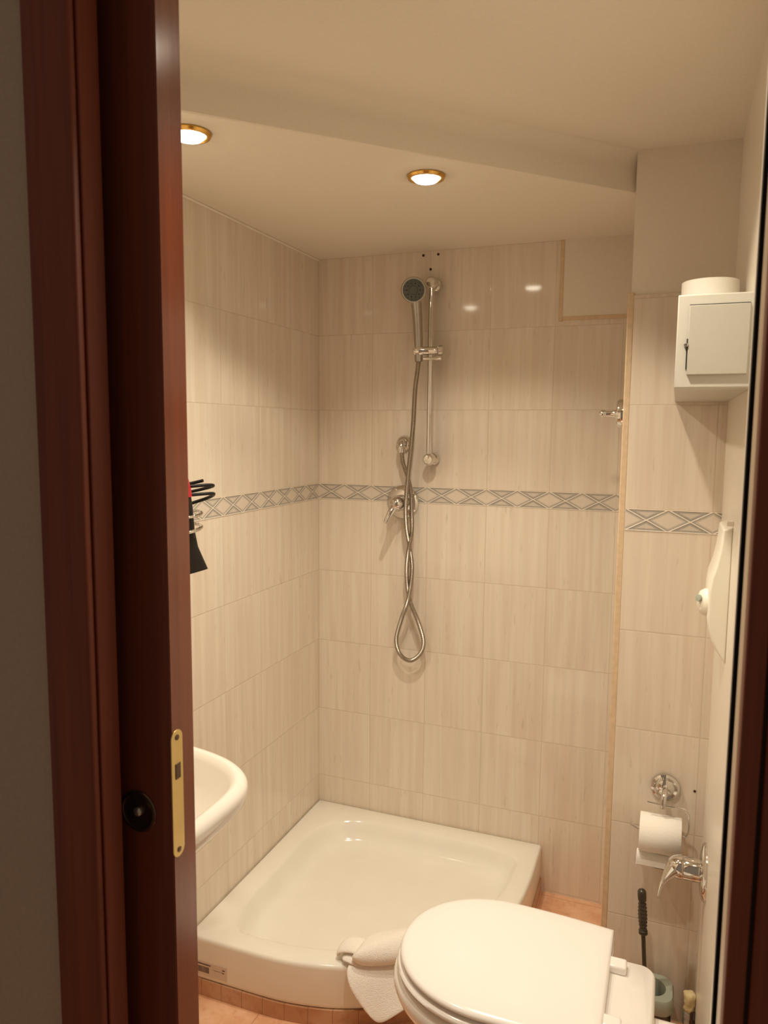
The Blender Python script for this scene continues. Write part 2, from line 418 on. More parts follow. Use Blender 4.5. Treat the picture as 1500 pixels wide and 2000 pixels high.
# flush pull
pf = MB().lathe([(0.0268, 0), (0.0275, 0.0012), (0.0265, 0.0028), (0.0235, 0.003), (0.0215, 0.0012), (0.016, 0.0006), (0.0, 0.0006)], (0.541, -1.625, Z0 - 0.246), (0, -1, 0), 48, True, False).build('flush_pull', M_['bronze'], dr)
MB().lathe([(0.006, 0), (0.0062, 0.0022), (0.0048, 0.0042), (0.002, 0.005), (0, 0.0051)], (0.541, -1.6256, Z0 - 0.246), (0, -1, 0), 24, True, False).build('turn_button', M_['satin'], pf)

# ------------------------------------------------------------------ shower tray
tray_o = smoothpoly([(0.0, 0.0), (0.0, -0.27), (0.0, -0.54), (0.0, -0.803)], 1)
def arc_outline():
    P = []
    def line(a, b, n): 
        for i in range(n): P.append((a[0] + (b[0] - a[0]) * i / n, a[1] + (b[1] - a[1]) * i / n))
    line((0.002, -0.002), (0.002, -0.800), 26)
    crv = catmull([(0.002, -0.800, 0), (0.110, -0.800, 0), (0.230, -0.799, 0), (0.300, -0.794, 0), (0.377, -0.779, 0), (0.449, -0.756, 0), (0.54, -0.712, 0),
                   (0.63, -0.648, 0), (0.71, -0.565, 0), (0.77, -0.46, 0), (0.803, -0.345, 0), (0.813, -0.23, 0), (0.814, -0.12, 0), (0.812, -0.002, 0)], 6)
    P.extend((p.x, p.y) for p in crv[:-1])
    line((0.812, -0.002), (0.002, -0.002), 26)
    return P
TO = arc_outline()
def inset(poly, d):
    n = len(poly); out = []
    for i in range(n):
        a, b, c = V(poly[i - 1]), V(poly[i]), V(poly[(i + 1) % n])
        e1 = (b - a).normalized(); e2 = (c - b).normalized()
        n1 = V((-e1.y, e1.x)); n2 = V((-e2.y, e2.x))
        m = (n1 + n2).normalized(); k = 1 / max(0.5, m.dot(n1))
        out.append((b.x + m.x * d * k, b.y + m.y * d * k))
    return out
def rayr(poly, c, th):
    dx, dy = math.cos(th), math.sin(th); best = 0
    n = len(poly)
    for i in range(n):
        x1, y1 = poly[i][0] - c[0], poly[i][1] - c[1]; x2, y2 = poly[(i + 1) % n][0] - c[0], poly[(i + 1) % n][1] - c[1]
        ex, ey = x2 - x1, y2 - y1; den = dx * ey - dy * ex
        if abs(den) < 1e-12: continue
        t = (x1 * ey - y1 * ex) / den; u = (x1 * dy - y1 * dx) / den
        if t > 0 and -1e-9 <= u <= 1 + 1e-9: best = max(best, t)
    return best
ctr = (0.39, -0.385)
ths = sorted(set([round(math.atan2(y - ctr[1], x - ctr[0]), 6) for x, y in TO]))
def polar(poly): return [(ctr[0] + rayr(poly, ctr, t) * math.cos(t), ctr[1] + rayr(poly, ctr, t) * math.sin(t)) for t in ths]
def rounded(poly, r, n=6):
    # round corners by repeated corner cutting of a coarse polygon
    P = poly
    for _ in range(3):
        Q = []
        for i in range(len(P)):
            a, b = V(P[i]), V(P[(i + 1) % len(P)])
            L = (b - a).length; k = min(0.28, r / max(L, 1e-6))
            Q.append(tuple(a.lerp(b, k))); Q.append(tuple(a.lerp(b, 1 - k)))
        P = Q; r *= 0.5
    return P
coarse1 = [(0.070, -0.072), (0.070, -0.735), (0.20, -0.742), (0.33, -0.728), (0.45, -0.690), (0.56, -0.620), (0.655, -0.525), (0.72, -0.41), (0.752, -0.29), (0.757, -0.18), (0.757, -0.072)]
I1 = polar(rounded(coarse1, 0.10))
def shrink(poly, d):
    out = []
    for (x, y), t in zip(poly, ths):
        r = math.hypot(x - ctr[0], y - ctr[1]); out.append((ctr[0] + (r - d) * math.cos(t), ctr[1] + (r - d) * math.sin(t)))
    return out
O = polar(TO)
tz, tb = 0.163, 0.045
def lv(p, z): return [(x, y, z) for x, y in p]
rs = [lv(shrink(O, 0.004), tb), lv(shrink(O, 0.001), tb + 0.004), lv(O, tb + 0.012), lv(O, tz - 0.012), lv(shrink(O, 0.001), tz - 0.006), lv(shrink(O, 0.004), tz - 0.002), lv(shrink(O, 0.009), tz),
      lv(shrink(I1, -0.006), tz - 0.001), lv(I1, tz - 0.003), lv(shrink(I1, 0.006), tz - 0.009), lv(shrink(I1, 0.016), tz - 0.032), lv(shrink(I1, 0.028), tz - 0.053), lv(shrink(I1, 0.044), tz - 0.065), lv(shrink(I1, 0.068), tz - 0.070),
      lv([(ctr[0] + (x - ctr[0]) * 0.5, ctr[1] + (y - ctr[1]) * 0.5) for x, y in I1], tz - 0.074)]
tt_ = thing('shower_tray', (0.40, -0.40, tb), 'cream ceramic shower tray with a curved front edge, in the corner', 'shower tray')
MB().rings(rs, True, True).build('basin', M_['tray'], tt_, angle=60)
MB().lathe([(0.045, 0), (0.045, 0.003), (0.036, 0.006), (0.0, 0.007)], (0.60, -0.55, tz - 0.0745), (0, 0, 1), 32, True, False).build('drain_cover', M_['chrome'], tt_)
lab = MB()
yf = -0.8012
lab.box(0.026, 0.122, yf - 0.0004, yf + 0.001, 0.058, 0.098)
lb = lab.build('maker_label', M_['sticker'], tt_, smooth=False)
bars = MB()
x = 0.031
random.seed(3)
while x < 0.067:
    w = random.choice((0.0008, 0.0014, 0.002)); bars.box(x, x + w, yf - 0.0007, yf, 0.067, 0.084); x += w + random.choice((0.0008, 0.0013))
x = 0.031
while x < 0.073:
    w = random.choice((0.0016, 0.0022, 0.003)); bars.box(x, x + w, yf - 0.0007, yf, 0.0885, 0.0925); x += w + 0.0008
x = 0.080
while x < 0.112:
    w = random.choice((0.001, 0.002)); h = random.choice((0.0, 0.002)); bars.box(x, x + w, yf - 0.0007, yf, 0.082 - h, 0.0835 - h); x += w + 0.0016
bars.box(0.109, 0.117, yf - 0.0007, yf, 0.086, 0.089)
bars.box(0.108, 0.115, yf - 0.0007, yf, 0.079, 0.081)
bars.build('barcode', M_['ink'], lb, smooth=False)
# terracotta tiles under the tray
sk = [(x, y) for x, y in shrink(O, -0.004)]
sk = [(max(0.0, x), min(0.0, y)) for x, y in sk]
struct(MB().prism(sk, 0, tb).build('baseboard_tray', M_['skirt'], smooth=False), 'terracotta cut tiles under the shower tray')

# ------------------------------------------------------------------ ceiling lights
def downlight(x, y, z, watt, label):
    t = thing('ceiling_light', (x, y, z), label, 'ceiling light', 'round recessed spotlights with gold rings')
    MB().lathe([(0.043, 0.0), (0.044, -0.003), (0.041, -0.0075), (0.036, -0.0085), (0.0325, -0.006), (0.031, -0.001)], (x, y, z), (0, 0, 1), 48, False, False).build('trim_ring', M_['gold'], t)
    MB().lathe([(0.031, -0.003), (0.030, -0.008), (0.025, -0.0125), (0.016, -0.0155), (0.007, -0.0168), (0.0, -0.017)], (x, y, z), (0, 0, 1), 40, True, False).build('bulb', M_['bulb'], t)
    for w_, sz, bl in ((watt[0], 128, 0.32), (watt[1], 100, 1.0)):
        l = bpy.data.lights.new('reflector_beam', 'SPOT'); l.energy = w_; l.color = LIGHT_COL
        l.spot_size = math.radians(sz); l.spot_blend = bl; l.shadow_soft_size = 0.022
        lo = bpy.data.objects.new('reflector_beam', l); C.objects.link(lo)
        lo.parent = t; lo.location = (0, 0, -0.030)
    return t
downlight(0.249, -1.077, ZC, (BEAM_W[0], CORE_W[0]), 'lit recessed spotlight with gold ring, beside the door edge')
downlight(0.606, -0.685, ZC, (BEAM_W[1], CORE_W[1]), 'lit recessed spotlight with gold ring, above the shower rail')
downlight(0.935, -1.235, ZU, (BEAM_W[2], CORE_W[2]), 'lit recessed spotlight in the high ceiling above the toilet')

# ------------------------------------------------------------------ shower rail, hand shower, hose, fittings
yr = -0.05
t = thing('shower_rail', (0.42, 0, 1.43), 'vertical chrome shower rail with sliding bracket on the back wall', 'shower rail')
MB().tube([(0.42, yr, 1.425), (0.42, yr, 1.965)], 0.0095, 20).build('pole', M_['chrome'], t)
for zz, nm in ((1.972, 'bracket'), (1.418, 'bracket')):
    MB().lathe([(0.0, 0), (0.021, 0.0), (0.0215, 0.010), (0.018, 0.016), (0.0135, 0.020), (0.0135, 0.040)], (0.42, 0, zz), (0, -1, 0), 32, False, True).lathe(
        [(0.0, 0.036), (0.0185, 0.037), (0.0205, 0.044), (0.0195, 0.056), (0.0135, 0.064), (0.0, 0.066)], (0.42, 0, zz), (0, -1, 0), 32, False, False).build(nm, M_['chrome'], t)
sl = MB().lathe([(0.0, 0), (0.012, 0.001), (0.0155, 0.005), (0.0155, 0.030), (0.0125, 0.034), (0.0125, 0.082), (0.016, 0.086), (0.016, 0.098), (0.0, 0.100)], (0.367, yr - 0.012, 1.762), (1, 0, 0), 32, False, False).build('slider', M_['chrome'], t)
MB().lathe([(0.0, 0), (0.0050, 0.001), (0.0052, 0.04), (0.0075, 0.044), (0.0075, 0.062), (0.0, 0.064)], (0.400, yr - 0.014, 1.737), (1, 0, 0), 20, False, False).build('clamp_lever', M_['chrome'], sl)

hs = thing('hand_shower', (0.375, -0.06, 1.75), 'round chrome hand shower with dark spray face, held on the rail', 'shower head')
hc = V((0.3755, -0.092, 1.946)); hn = V((0.20, -0.95, -0.22)).normalized()
MB().lathe([(0.0, -0.024), (0.020, -0.023), (0.033, -0.014), (0.040, -0.002), (0.0405, 0.004), (0.037, 0.008), (0.034, 0.008)], hc, hn, 48, False, True).build('head', M_['satin'], hs)
fc = MB().lathe([(0.0345, 0.006), (0.034, 0.0095), (0.030, 0.0105), (0.014, 0.0105), (0.0125, 0.0125), (0.0, 0.013)], hc, hn, 40, False, False).build('spray_face', M_['darkface'], hs)
un = hn.cross(V((0, 0, 1))).normalized(); wn_ = un.cross(hn)
nz = MB()
for ring, (rr, cnt) in enumerate(((0.021, 10), (0.0285, 14))):
    for k in range(cnt):
        a = 2 * PI * k / cnt
        nz.lathe([(0.0016 if ring else 0.0022, 0.010), (0.0012, 0.013), (0, 0.0132)], hc + un * (rr * math.cos(a)) + wn_ * (rr * math.sin(a)), hn, 8, False, False)
nz.build('nozzles', M_['nozzle'], fc)
hp = catmull([hc + V((0.002, 0.012, -0.018)), (0.3780, -0.072, 1.90), (0.3800, -0.067, 1.86), (0.3825, -0.064, 1.80), (0.384, -0.062, 1.745), (0.384, -0.062, 1.728)], 6)
MB().tube(hp, 0.011, 20, rfun=lambda s: 0.0175 - 0.0055 * min(1, s * 1.1)).build('handle', M_['satin'], hs)

def hose_pts():
    A = [(0.384, -0.062, 1.732), (0.381, -0.062, 1.70), (0.373, -0.060, 1.642), (0.368, -0.058, 1.544), (0.360, -0.058, 1.445), (0.354, -0.064, 1.362), (0.348, -0.066, 1.269), (0.349, -0.060, 1.193), (0.357, -0.048, 1.126), (0.365, -0.044, 1.058),
         (0.362, -0.052, 0.989), (0.353, -0.060, 0.936), (0.332, -0.052, 0.882), (0.312, -0.045, 0.809), (0.324, -0.040, 0.758), (0.359, -0.038, 0.739), (0.395, -0.040, 0.766), (0.408, -0.042, 0.811), (0.389, -0.046, 0.879), (0.361, -0.042, 0.937),
         (0.350, -0.044, 0.988), (0.350, -0.056, 1.048), (0.356, -0.060, 1.112), (0.363, -0.046, 1.177), (0.362, -0.046, 1.245), (0.357, -0.044, 1.312), (0.345, -0.042, 1.358), (0.330, -0.045, 1.403), (0.324, -0.046, 1.445), (0.323, -0.045, 1.462)]
    return catmull(A, 22)
HP = hose_pts()
ln = [0.0]
for a, b in zip(HP, HP[1:]): ln.append(ln[-1] + (b - a).length)
hz = MB(); 
N_ = int(ln[-1] / 0.0016); res = []; j = 0
for i in range(N_ + 1):
    s_ = ln[-1] * i / N_
    while j < len(ln) - 2 and ln[j + 1] < s_: j += 1
    f = (s_ - ln[j]) / max(1e-9, ln[j + 1] - ln[j]); res.append(HP[j].lerp(HP[j + 1], f))
hz.tube(res, 0.0062, 10, rfun=lambda s: 0.0066 + 0.0011 * (int(round(s * N_)) % 2))
tag(hz.build('shower_hose', M_['chrome2']), 'long ribbed metal shower hose twisted into a hanging loop', 'hose')

t = thing('hose_outlet', (0.318, 0, Z0 + 0.197), 'small domed chrome hose outlet above the shower mixer', 'hose outlet')
MB().lathe([(0.0, 0), (0.026, 0.0), (0.0265, 0.004), (0.024, 0.014), (0.016, 0.022), (0.0, 0.026)], (0.318, 0, Z0 + 0.197), (0, -1, 0), 36, False, False).build('wall_flange', M_['chrome'], t)
MB().tube(catmull([(0.320, -0.008, Z0 + 0.200), (0.321, -0.034, Z0 + 0.199), (0.322, -0.045, Z0 + 0.188), (0.323, -0.045, Z0 + 0.168)], 6), 0.0115, 20).build('elbow', M_['chrome'], t)

def mixer(org, ax, dn, r, lever, label):
    # org on the wall, ax = outward axis, dn = lever tip direction
    org, ax = V(org), V(ax)
    t = thing('shower_mixer' if lever == 's' else 'bidet_mixer', org, label, 'tap')
    MB().lathe([(0.0, 0), (r, 0.0), (r, 0.003), (r * 0.93, 0.008), (r * 0.6, 0.0125), (r * 0.42, 0.014)], org, ax, 56, False, True).build('cover_plate', M_['chrome'], t)
    MB().lathe([(0.0, 0.01), (0.026, 0.011), (0.026, 0.046), (0.0250, 0.0475)], org, ax, 40, False, True).build('body', M_['chrome'], t)
    h = MB().lathe([(0.0255, 0.0485), (0.027, 0.050), (0.027, 0.056), (0.0262, 0.060), (0.023, 0.070), (0.016, 0.079), (0.0, 0.083)], org, ax, 40, True, False).build('handle', M_['chrome'], t)
    tip = V(dn)
    st_ = org + ax * 0.064
    side = ax.cross((tip - st_).normalized()).normalized()
    pts = [st_.lerp(tip, k / 14) + ax * (0.008 * math.sin(PI * k / 14) ) for k in range(15)]
    m = MB(); n = len(pts); rr = []
    for i, p in enumerate(pts):
        s = i / (n - 1); tg = (pts[min(i + 1, n - 1)] - pts[max(0, i - 1)]).normalized(); nrm = side.cross(tg).normalized()
        k_ = 0.45 if lever == 's' else 0.85
        wd = 0.024 * k_ * (1 - s) ** 1.6 + 0.0068; th = 0.022 * k_ * (1 - s) ** 2.4 + 0.0028
        if i == n - 1: wd *= 0.6; th *= 0.7
        rr.append([p + side * (wd * math.cos(a)) + nrm * (th * math.sin(a)) for a in [2 * PI * k / 20 for k in range(20)]])
    m.rings(rr).build('lever', M_['chrome'], h)
    return t
mixer((0.315, 0, Z0 + 0.001), (0, -1, 0), (0.287, -0.098, Z0 - 0.062), 0.057, 's', 'round chrome shower mixer tap on the back wall border')
mixer((XR, -0.600, Z0 - 0.752), (-1, 0, 0), (1.172, -0.610, Z0 - 0.832), 0.064, 'b', 'chrome lever tap on the right wall beside the toilet roll')

# screw holes left by a removed fitting
def plug(x, y, z, label, rr=0.0042):
    tag(MB().lathe([(rr, 0), (rr, 0.0012), (rr * 0.6, 0.0018), (0, 0.0018)], (x, y, z), (0, -1, 0), 14, True, False).build('wall_plug', M_['brown']), label, 'wall plug', 'brown plugs left in drill holes')
plug(0.375, 0, Z0 + 0.800, 'small brown wall plug above the shower head, left of a pair')
plug(0.425, 0, Z0 + 0.800, 'small brown wall plug above the shower rail, right of a pair')
plug(0.400, 0, Z0 + 0.755, 'small brown wall plug just above the rail top, lowest of three')
plug(1.245, YP, 0.627, 'small brown wall plug right of the toilet roll holder', 0.0032)

# robe hook on the side of the pillar
hk = V((XP - 0.006, -0.30, Z0 + 0.288))
t = thing('robe_hook', hk, 'short chrome robe hook with round knob on the pillar side', 'hook')
MB().lathe([(0.0, 0), (0.036, 0), (0.038, 0.004), (0.038, 0.026), (0.035, 0.030), (0.0, 0.031)], hk, (-1, 0, 0), 40, False, False).build('base_plate', M_['chrome'], t)
MB().lathe([(0.014, 0.029), (0.010, 0.038), (0.0085, 0.046), (0.0075, 0.062)], hk, (-1, 0, 0), 24).build('arm', M_['chrome'], t)
MB().lathe([(0.0, 0.056), (0.008, 0.058), (0.0105, 0.064), (0.0105, 0.070), (0.007, 0.075), (0.0, 0.076)], hk, (-1, 0, 0), 24, False, False).build('knob', M_['chrome'], t)

# ------------------------------------------------------------------ hair dryer in a chrome holder (left wall)
hd = V((0.150, -0.975, 0))
t = thing('hair_dryer_holder', (0, -0.985, 1.27), 'chrome wire holder ring carrying the hair dryer on the left wall', 'holder')
MB().lathe([(0.0, 0), (0.03, 0.0), (0.03, 0.006), (0.0, 0.008)], (0, -1.02, 1.275), (1, 0, 0), 32, False, False).build('wall_plate', M_['chrome'], t)
def ring_pts(c, r, tilt=0.0, n=36): return [V((c[0] + r * math.cos(2 * PI * k / n), c[1] + r * math.sin(2 * PI * k / n), c[2] + tilt * math.sin(2 * PI * k / n))) for k in range(n + 1)]
MB().tube(ring_pts((0.150, -0.985, 1.322), 0.040, 0.004), 0.0035, 10).build('ring', M_['chrome'], t)
MB().tube(ring_pts((0.150, -0.982, 1.290), 0.037, 0.006), 0.0042, 10).build('ring', M_['chrome'], t)
MB().tube([(0.005, -1.02, 1.29), (0.06, -1.01, 1.295), (0.113, -0.985, 1.291)], 0.0042, 10).build('arm', M_['chrome'], t)
t = thing('hair_dryer', (0.150, -0.98, 1.18), 'black hair dryer with red trim hanging nozzle down by the basin', 'hair dryer')
def ov(cx, cy, z, rx, ry, n=32): return [(cx + rx * math.cos(2 * PI * k / n), cy + ry * math.sin(2 * PI * k / n), z) for k in range(n)]
MB().rings([ov(0.15, -1.045, 1.46, 0.010, 0.010), ov(0.15, -1.045, 1.452, 0.030, 0.030), ov(0.15, -1.035, 1.42, 0.037, 0.036), ov(0.15, -1.023, 1.385, 0.038, 0.037), ov(0.15, -1.005, 1.335, 0.033, 0.032), ov(0.15, -0.988, 1.27, 0.027, 0.027)]).build('body', M_['black'], t)
MB().rings([ov(0.15, -1.028, 1.402, 0.0383, 0.0376), ov(0.15, -1.0205, 1.382, 0.0386, 0.0380), ov(0.15, -1.0145, 1.364, 0.0376, 0.0366)]).build('trim_collar', M_['red'], t)
MB().rings([ov(0.15, -0.9535, 1.285, 0.0, 0.0)][:0] + [[(0.15 + 0.021 * c, -0.983 + 0.026 * s, 1.287) for c, s in [(math.cos(a), math.sin(a)) for a in [2 * PI * k / 32 for k in range(32)]]],
            [(0.15 + 0.017 * math.copysign(abs(math.cos(a)) ** 0.7, math.cos(a)), -0.974 + 0.030 * math.copysign(abs(math.sin(a)) ** 0.7, math.sin(a)), 1.245) for a in [2 * PI * k / 32 for k in range(32)]],
            [(0.15 + 0.011 * math.copysign(abs(math.cos(a)) ** 0.4, math.cos(a)), -0.950 + 0.046 * math.copysign(abs(math.sin(a)) ** 0.4, math.sin(a)), 1.187) for a in [2 * PI * k / 32 for k in range(32)]]]).build('nozzle', M_['black'], t)
MB().tube(catmull([(0.15, -1.03, 1.42), (0.135, -1.07, 1.40), (0.12, -1.13, 1.36), (0.11, -1.15, 1.25), (0.12, -1.12, 1.12)], 8), 0.013, 14, rfun=lambda s: 0.015 - 0.002 * s).build('handle', M_['black'], t)
cord = []
for k in range(0, 62):
    a = k / 24 * 2 * PI
    cord.append((0.150 + 0.05 * math.cos(a + PI / 2) , -0.958 + 0.050 * math.sin(a + PI / 2) + 0.002 * k / 24, 1.392 + 0.009 * math.cos(a + PI / 2) - 0.019 * k / 24 - (0.020 * max(0, k - 44) / 16)))
MB().tube(cord, 0.0038, 10).build('cord', M_['black'], t)

# ------------------------------------------------------------------ washbasin
t = thing('washbasin', (0, -1.33, 0.70), 'cream ceramic washbasin on the left wall, mostly behind the door', 'basin')
def dsh(sx, sy, z, n=64, e=3.4, x0=0.0, cy=-1.332):
    out = []
    for k in range(n + 1):
        a = -PI / 2 + PI * k / n
        out.append((x0 + sx * abs(math.cos(a)) ** (2 / e), cy + sy * math.copysign(abs(math.sin(a)) ** (2 / e), math.sin(a)), z))
    return out
rsn = [dsh(0.03, 0.05, 0.66), dsh(0.13, 0.095, 0.668), dsh(0.25, 0.145, 0.70), dsh(0.36, 0.185, 0.745), dsh(0.43, 0.210, 0.79), dsh(0.460, 0.220, 0.825), dsh(0.466, 0.223, 0.845), dsh(0.463, 0.2215, 0.856), dsh(0.456, 0.218, 0.862), dsh(0.446, 0.211, 0.8635), dsh(0.438, 0.205, 0.861)]
rin = [dsh(0.42, 0.195, 0.850, x0=0.012), dsh(0.395, 0.180, 0.815, x0=0.02), dsh(0.34, 0.150, 0.765, x0=0.03, e=3), dsh(0.26, 0.11, 0.735, x0=0.05, e=2.6), dsh(0.10, 0.05, 0.722, x0=0.12, e=2)]
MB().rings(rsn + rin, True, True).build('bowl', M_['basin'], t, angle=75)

# ------------------------------------------------------------------ toilet
CY = -0.905
t = thing('toilet', (1.0, CY, 0), 'white ceramic toilet with closed lid standing by the right wall', 'toilet')
def seatsh(dx, z, xb=1.085, off=0.0, n=40, hw0=0.185, hwb=0.172, nose=0.655, cx=0.868, sh=0.0):
    """D outline: rounded front towards -x, straight back at xb"""
    P = []
    a0 = cx - nose
    for k in range(n + 1):
        a = PI / 2 + PI * k / n
        P.append((cx + sh + (a0 + off) * abs(math.cos(a)) ** 0.94 * -1, CY + (hw0 + off) * math.copysign(abs(math.sin(a)) ** 0.97, math.sin(a)), z))
    m = 10
    for k in range(1, m + 1):
        s = k / m; P.append((cx + (xb + off * 0.4 - cx) * s, CY - (hw0 + off + (hwb - hw0) * s * s), z))
    for k in range(1, 8):
        s = k / 8; P.append((xb + off * 0.4, CY - (hwb + off) + 2 * (hwb + off) * s, z))
    for k in range(m, 0, -1):
        s = k / m; P.append((cx + (xb + off * 0.4 - cx) * s, CY + (hw0 + off + (hwb - hw0) * s * s), z))
    return P
lid = MB().rings([seatsh(0, 0.4095, off=-0.055), seatsh(0, 0.4075, off=-0.005), seatsh(0, 0.4090, off=-0.001), seatsh(0, 0.412), seatsh(0, 0.4165, off=-0.002), seatsh(0, 0.4195, off=-0.007), seatsh(0, 0.4215, off=-0.016), seatsh(0, 0.4235, off=-0.05), seatsh(0, 0.4250, off=-0.10), seatsh(0, 0.4255, off=-0.15)]).build('lid', M_['lid'], t, angle=60)
st2 = MB().rings([seatsh(0, 0.3870, off=-0.055), seatsh(0, 0.3845, off=-0.003), seatsh(0, 0.3865, off=0.003), seatsh(0, 0.392, off=0.006), seatsh(0, 0.397, off=0.003), seatsh(0, 0.3990, off=-0.001), seatsh(0, 0.3975, off=-0.055)]).build('seat', M_['lid'], t, angle=60)
bw = MB()
def bowl(z, off, nose, xb=1.088, hw=0.185, hwb=0.155): return seatsh(0, z, xb=xb, off=off, nose=nose, hw0=hw, hwb=hwb)
bw.rings([bowl(0.0, 0, 0.77, 1.15, 0.115, 0.11), bowl(0.02, 0, 0.768, 1.15, 0.117, 0.11), bowl(0.12, 0, 0.765, 1.14, 0.112, 0.105), bowl(0.20, 0, 0.745, 1.13, 0.118, 0.11), bowl(0.26, 0, 0.705, 1.12, 0.142, 0.12), bowl(0.31, 0, 0.662, 1.10, 0.172, 0.135),
          bowl(0.335, 0.0, 0.645, 1.095, 0.188, 0.145), bowl(0.352, 0.0, 0.640, 1.09, 0.193, 0.152), bowl(0.366, 0.0, 0.643, 1.088, 0.191, 0.152), bowl(0.374, 0.0, 0.652, 1.086, 0.184, 0.148), bowl(0.3765, 0, 0.67, 1.08, 0.17, 0.135)])
bw.build('bowl', M_['ceramic'], t, angle=60)
def rrect(x0, x1, y0, y1, r, z, n=8):
    P = []
    for cx, cy, a0 in ((x1 - r, y1 - r, 0), (x0 + r, y1 - r, PI / 2), (x0 + r, y0 + r, PI), (x1 - r, y0 + r, 1.5 * PI)):
        for k in range(n + 1):
            a = a0 + PI / 2 * k / n; P.append((cx + r * math.cos(a), cy + r * math.sin(a), z))
    return P
MB().rings([rrect(1.04, 1.165, CY - 0.10, CY + 0.10, 0.02, 0.0), rrect(1.04, 1.170, CY - 0.105, CY + 0.105, 0.025, 0.30), rrect(1.04, 1.174, CY - 0.112, CY + 0.112, 0.028, 0.385),
            rrect(1.042, 1.171, CY - 0.109, CY + 0.109, 0.026, 0.393), rrect(1.046, 1.166, CY - 0.104, CY + 0.104, 0.022, 0.397)]).build('rear_deck', M_['ceramic'], t, angle=60)
for yy in (CY + 0.072, CY - 0.096):
    h = MB().box(1.066, 1.117, yy - 0.016, yy + 0.016, 0.396, 0.4150).build('hinge', M_['lid'], t, bevel=0.005)
MB().tube([(1.160, CY, 0.33), (XR, CY, 0.33)], 0.03, 20).build('flush_pipe', M_['ceramic'], t)

# ------------------------------------------------------------------ toilet roll holder and roll (pillar)
pc = V((1.177, YP - 0.0, Z0 - 0.643))
t = thing('toilet_roll_holder', pc, 'chrome toilet roll holder with round plate and bent wire arm', 'holder')
MB().lathe([(0.0, 0), (0.033, 0.0), (0.0345, 0.003), (0.0335, 0.009), (0.028, 0.0125), (0.021, 0.0115), (0.019, 0.013), (0.012, 0.018), (0.0, 0.019)], pc, (0, -1, 0), 48, False, False).build('wall_plate', M_['chrome'], t)
MB().tube(catmull([pc + V((0, -0.012, 0.004)), pc + V((-0.001, -0.040, 0.003)), pc + V((-0.003, -0.056, -0.006)), pc + V((-0.004, -0.060, -0.030))], 6), 0.0068, 16).build('post', M_['chrome'], t)
zb = pc.z - 0.022; yw = YP - 0.060
zr = pc.z - 0.093; 
wire = catmull([(1.137, yw, zb + 0.002), (1.173, yw, zb), (1.205, yw, zb), (1.220, yw, zb - 0.001)], 4)
wire += catmull([(1.228, yw, zb - 0.005), (1.233, yw, zb - 0.014), (1.234, yw, zb - 0.030), (1.234, yw + 0.0, zr + 0.016), (1.230, yw, zr + 0.003), (1.222, yw, zr), (1.20, yw, zr)], 4)
wire += [V((1.15, yw, zr)), V((1.118, yw, zr)), V((1.100, yw + 0.004, zr + 0.006))]
MB().tube(wire, 0.0026, 10).build('wire_arm', M_['chrome'], t)
yc, zc_, R_ = yw + 0.004, zr - 0.006, 0.046
rl = MB()
x0_, x1_ = 1.122, 1.218
seg = 56
def rc(xx, r): return [(xx, yc + r * math.cos(2 * PI * k / seg), zc_ + r * math.sin(2 * PI * k / seg)) for k in range(seg)]
rl.rings([rc(x0_, 0.018), rc(x0_, R_ - 0.001), rc(x0_ + 0.001, R_), rc(x1_ - 0.001, R_), rc(x1_, R_ - 0.001), rc(x1_, 0.018), rc(x0_, 0.018)], False, False)
r_o = rl.build('toilet_roll', M_['paper'], angle=50)
tag(r_o, 'white toilet paper roll on the chrome wire holder', 'toilet roll')
fl = MB(); top = []
rows = []
for k in range(8):
    a = PI - (-0.1) + (k / 7) * (-0.0)
pth = [(yc - R_ * math.sin(a) - 0.001, zc_ - (R_ + 0.001) * math.cos(a)) for a in (0.0, 0.15, 0.3)] + [(yc - 0.022, zc_ - 0.052), (yc - 0.024, zc_ - 0.062), (yc - 0.024, zc_ - 0.076)]
for (y_, z_) in pth: rows.append([(x0_ - 0.001 + (x1_ - x0_ + 0.001) * i / 6 - 0.004 * max(0, (zc_ - z_)) / 0.06, y_, z_ + 0.0012 * math.sin(i * 1.3) * (z_ < zc_)) for i in range(7)])
rows2 = [[(a, b + 0.0008, c) for a, b, c in r] for r in rows]
fl.rings([r + list(reversed(q)) for r, q in zip(rows, rows2)])
fl.build('loose_sheet', M_['paper'], r_o)

# ------------------------------------------------------------------ tissue dispenser on the right wall
prof = [(1.27, 1.333), (1.253, 1.327), (1.2495, 1.287), (1.244, 1.256), (1.236, 1.229), (1.233, 1.20), (1.233, 1.15), (1.236, 1.134), (1.242, 1.109), (1.250, 1.092), (1.27, 1.062)]
def dp(s, y, zc=1.20): return [(XR - (XR - x_) * s, y, zc + (z_ - zc) * (0.92 + 0.08 * s)) for x_, z_ in prof]
t = thing('tissue_dispenser', (XR, -0.74, 1.06), 'cream plastic tissue dispenser with domed front on the right wall', 'dispenser')
MB().rings([dp(0.85, -0.660), dp(1.0, -0.668), dp(1.0, -0.795), dp(0.93, -0.802)]).build('cover', M_['plaswhite'], t, bevel=0.003)
MB().lathe([(0.0, -0.004), (0.026, 0.0), (0.028, 0.008), (0.024, 0.016), (0.014, 0.021), (0.0, 0.022)], (1.238, -0.770, 1.177), V((-1, -0.25, 0.0)), 32, False, False).build('front_boss', M_['plaswhite'], t)
MB().lathe([(0.0, 0.0), (0.007, 0.001), (0.007, 0.004), (0.0, 0.005)], (1.2185, -0.785, 1.187), V((-0.8, -0.6, 0.3)), 20, False, False).build('lock', M_['holder'], t)
MB().box(1.258, 1.2695, -0.81, -0.802, 1.335, 1.345).build('catch', M_['plaswhite'], t, bevel=0.001)

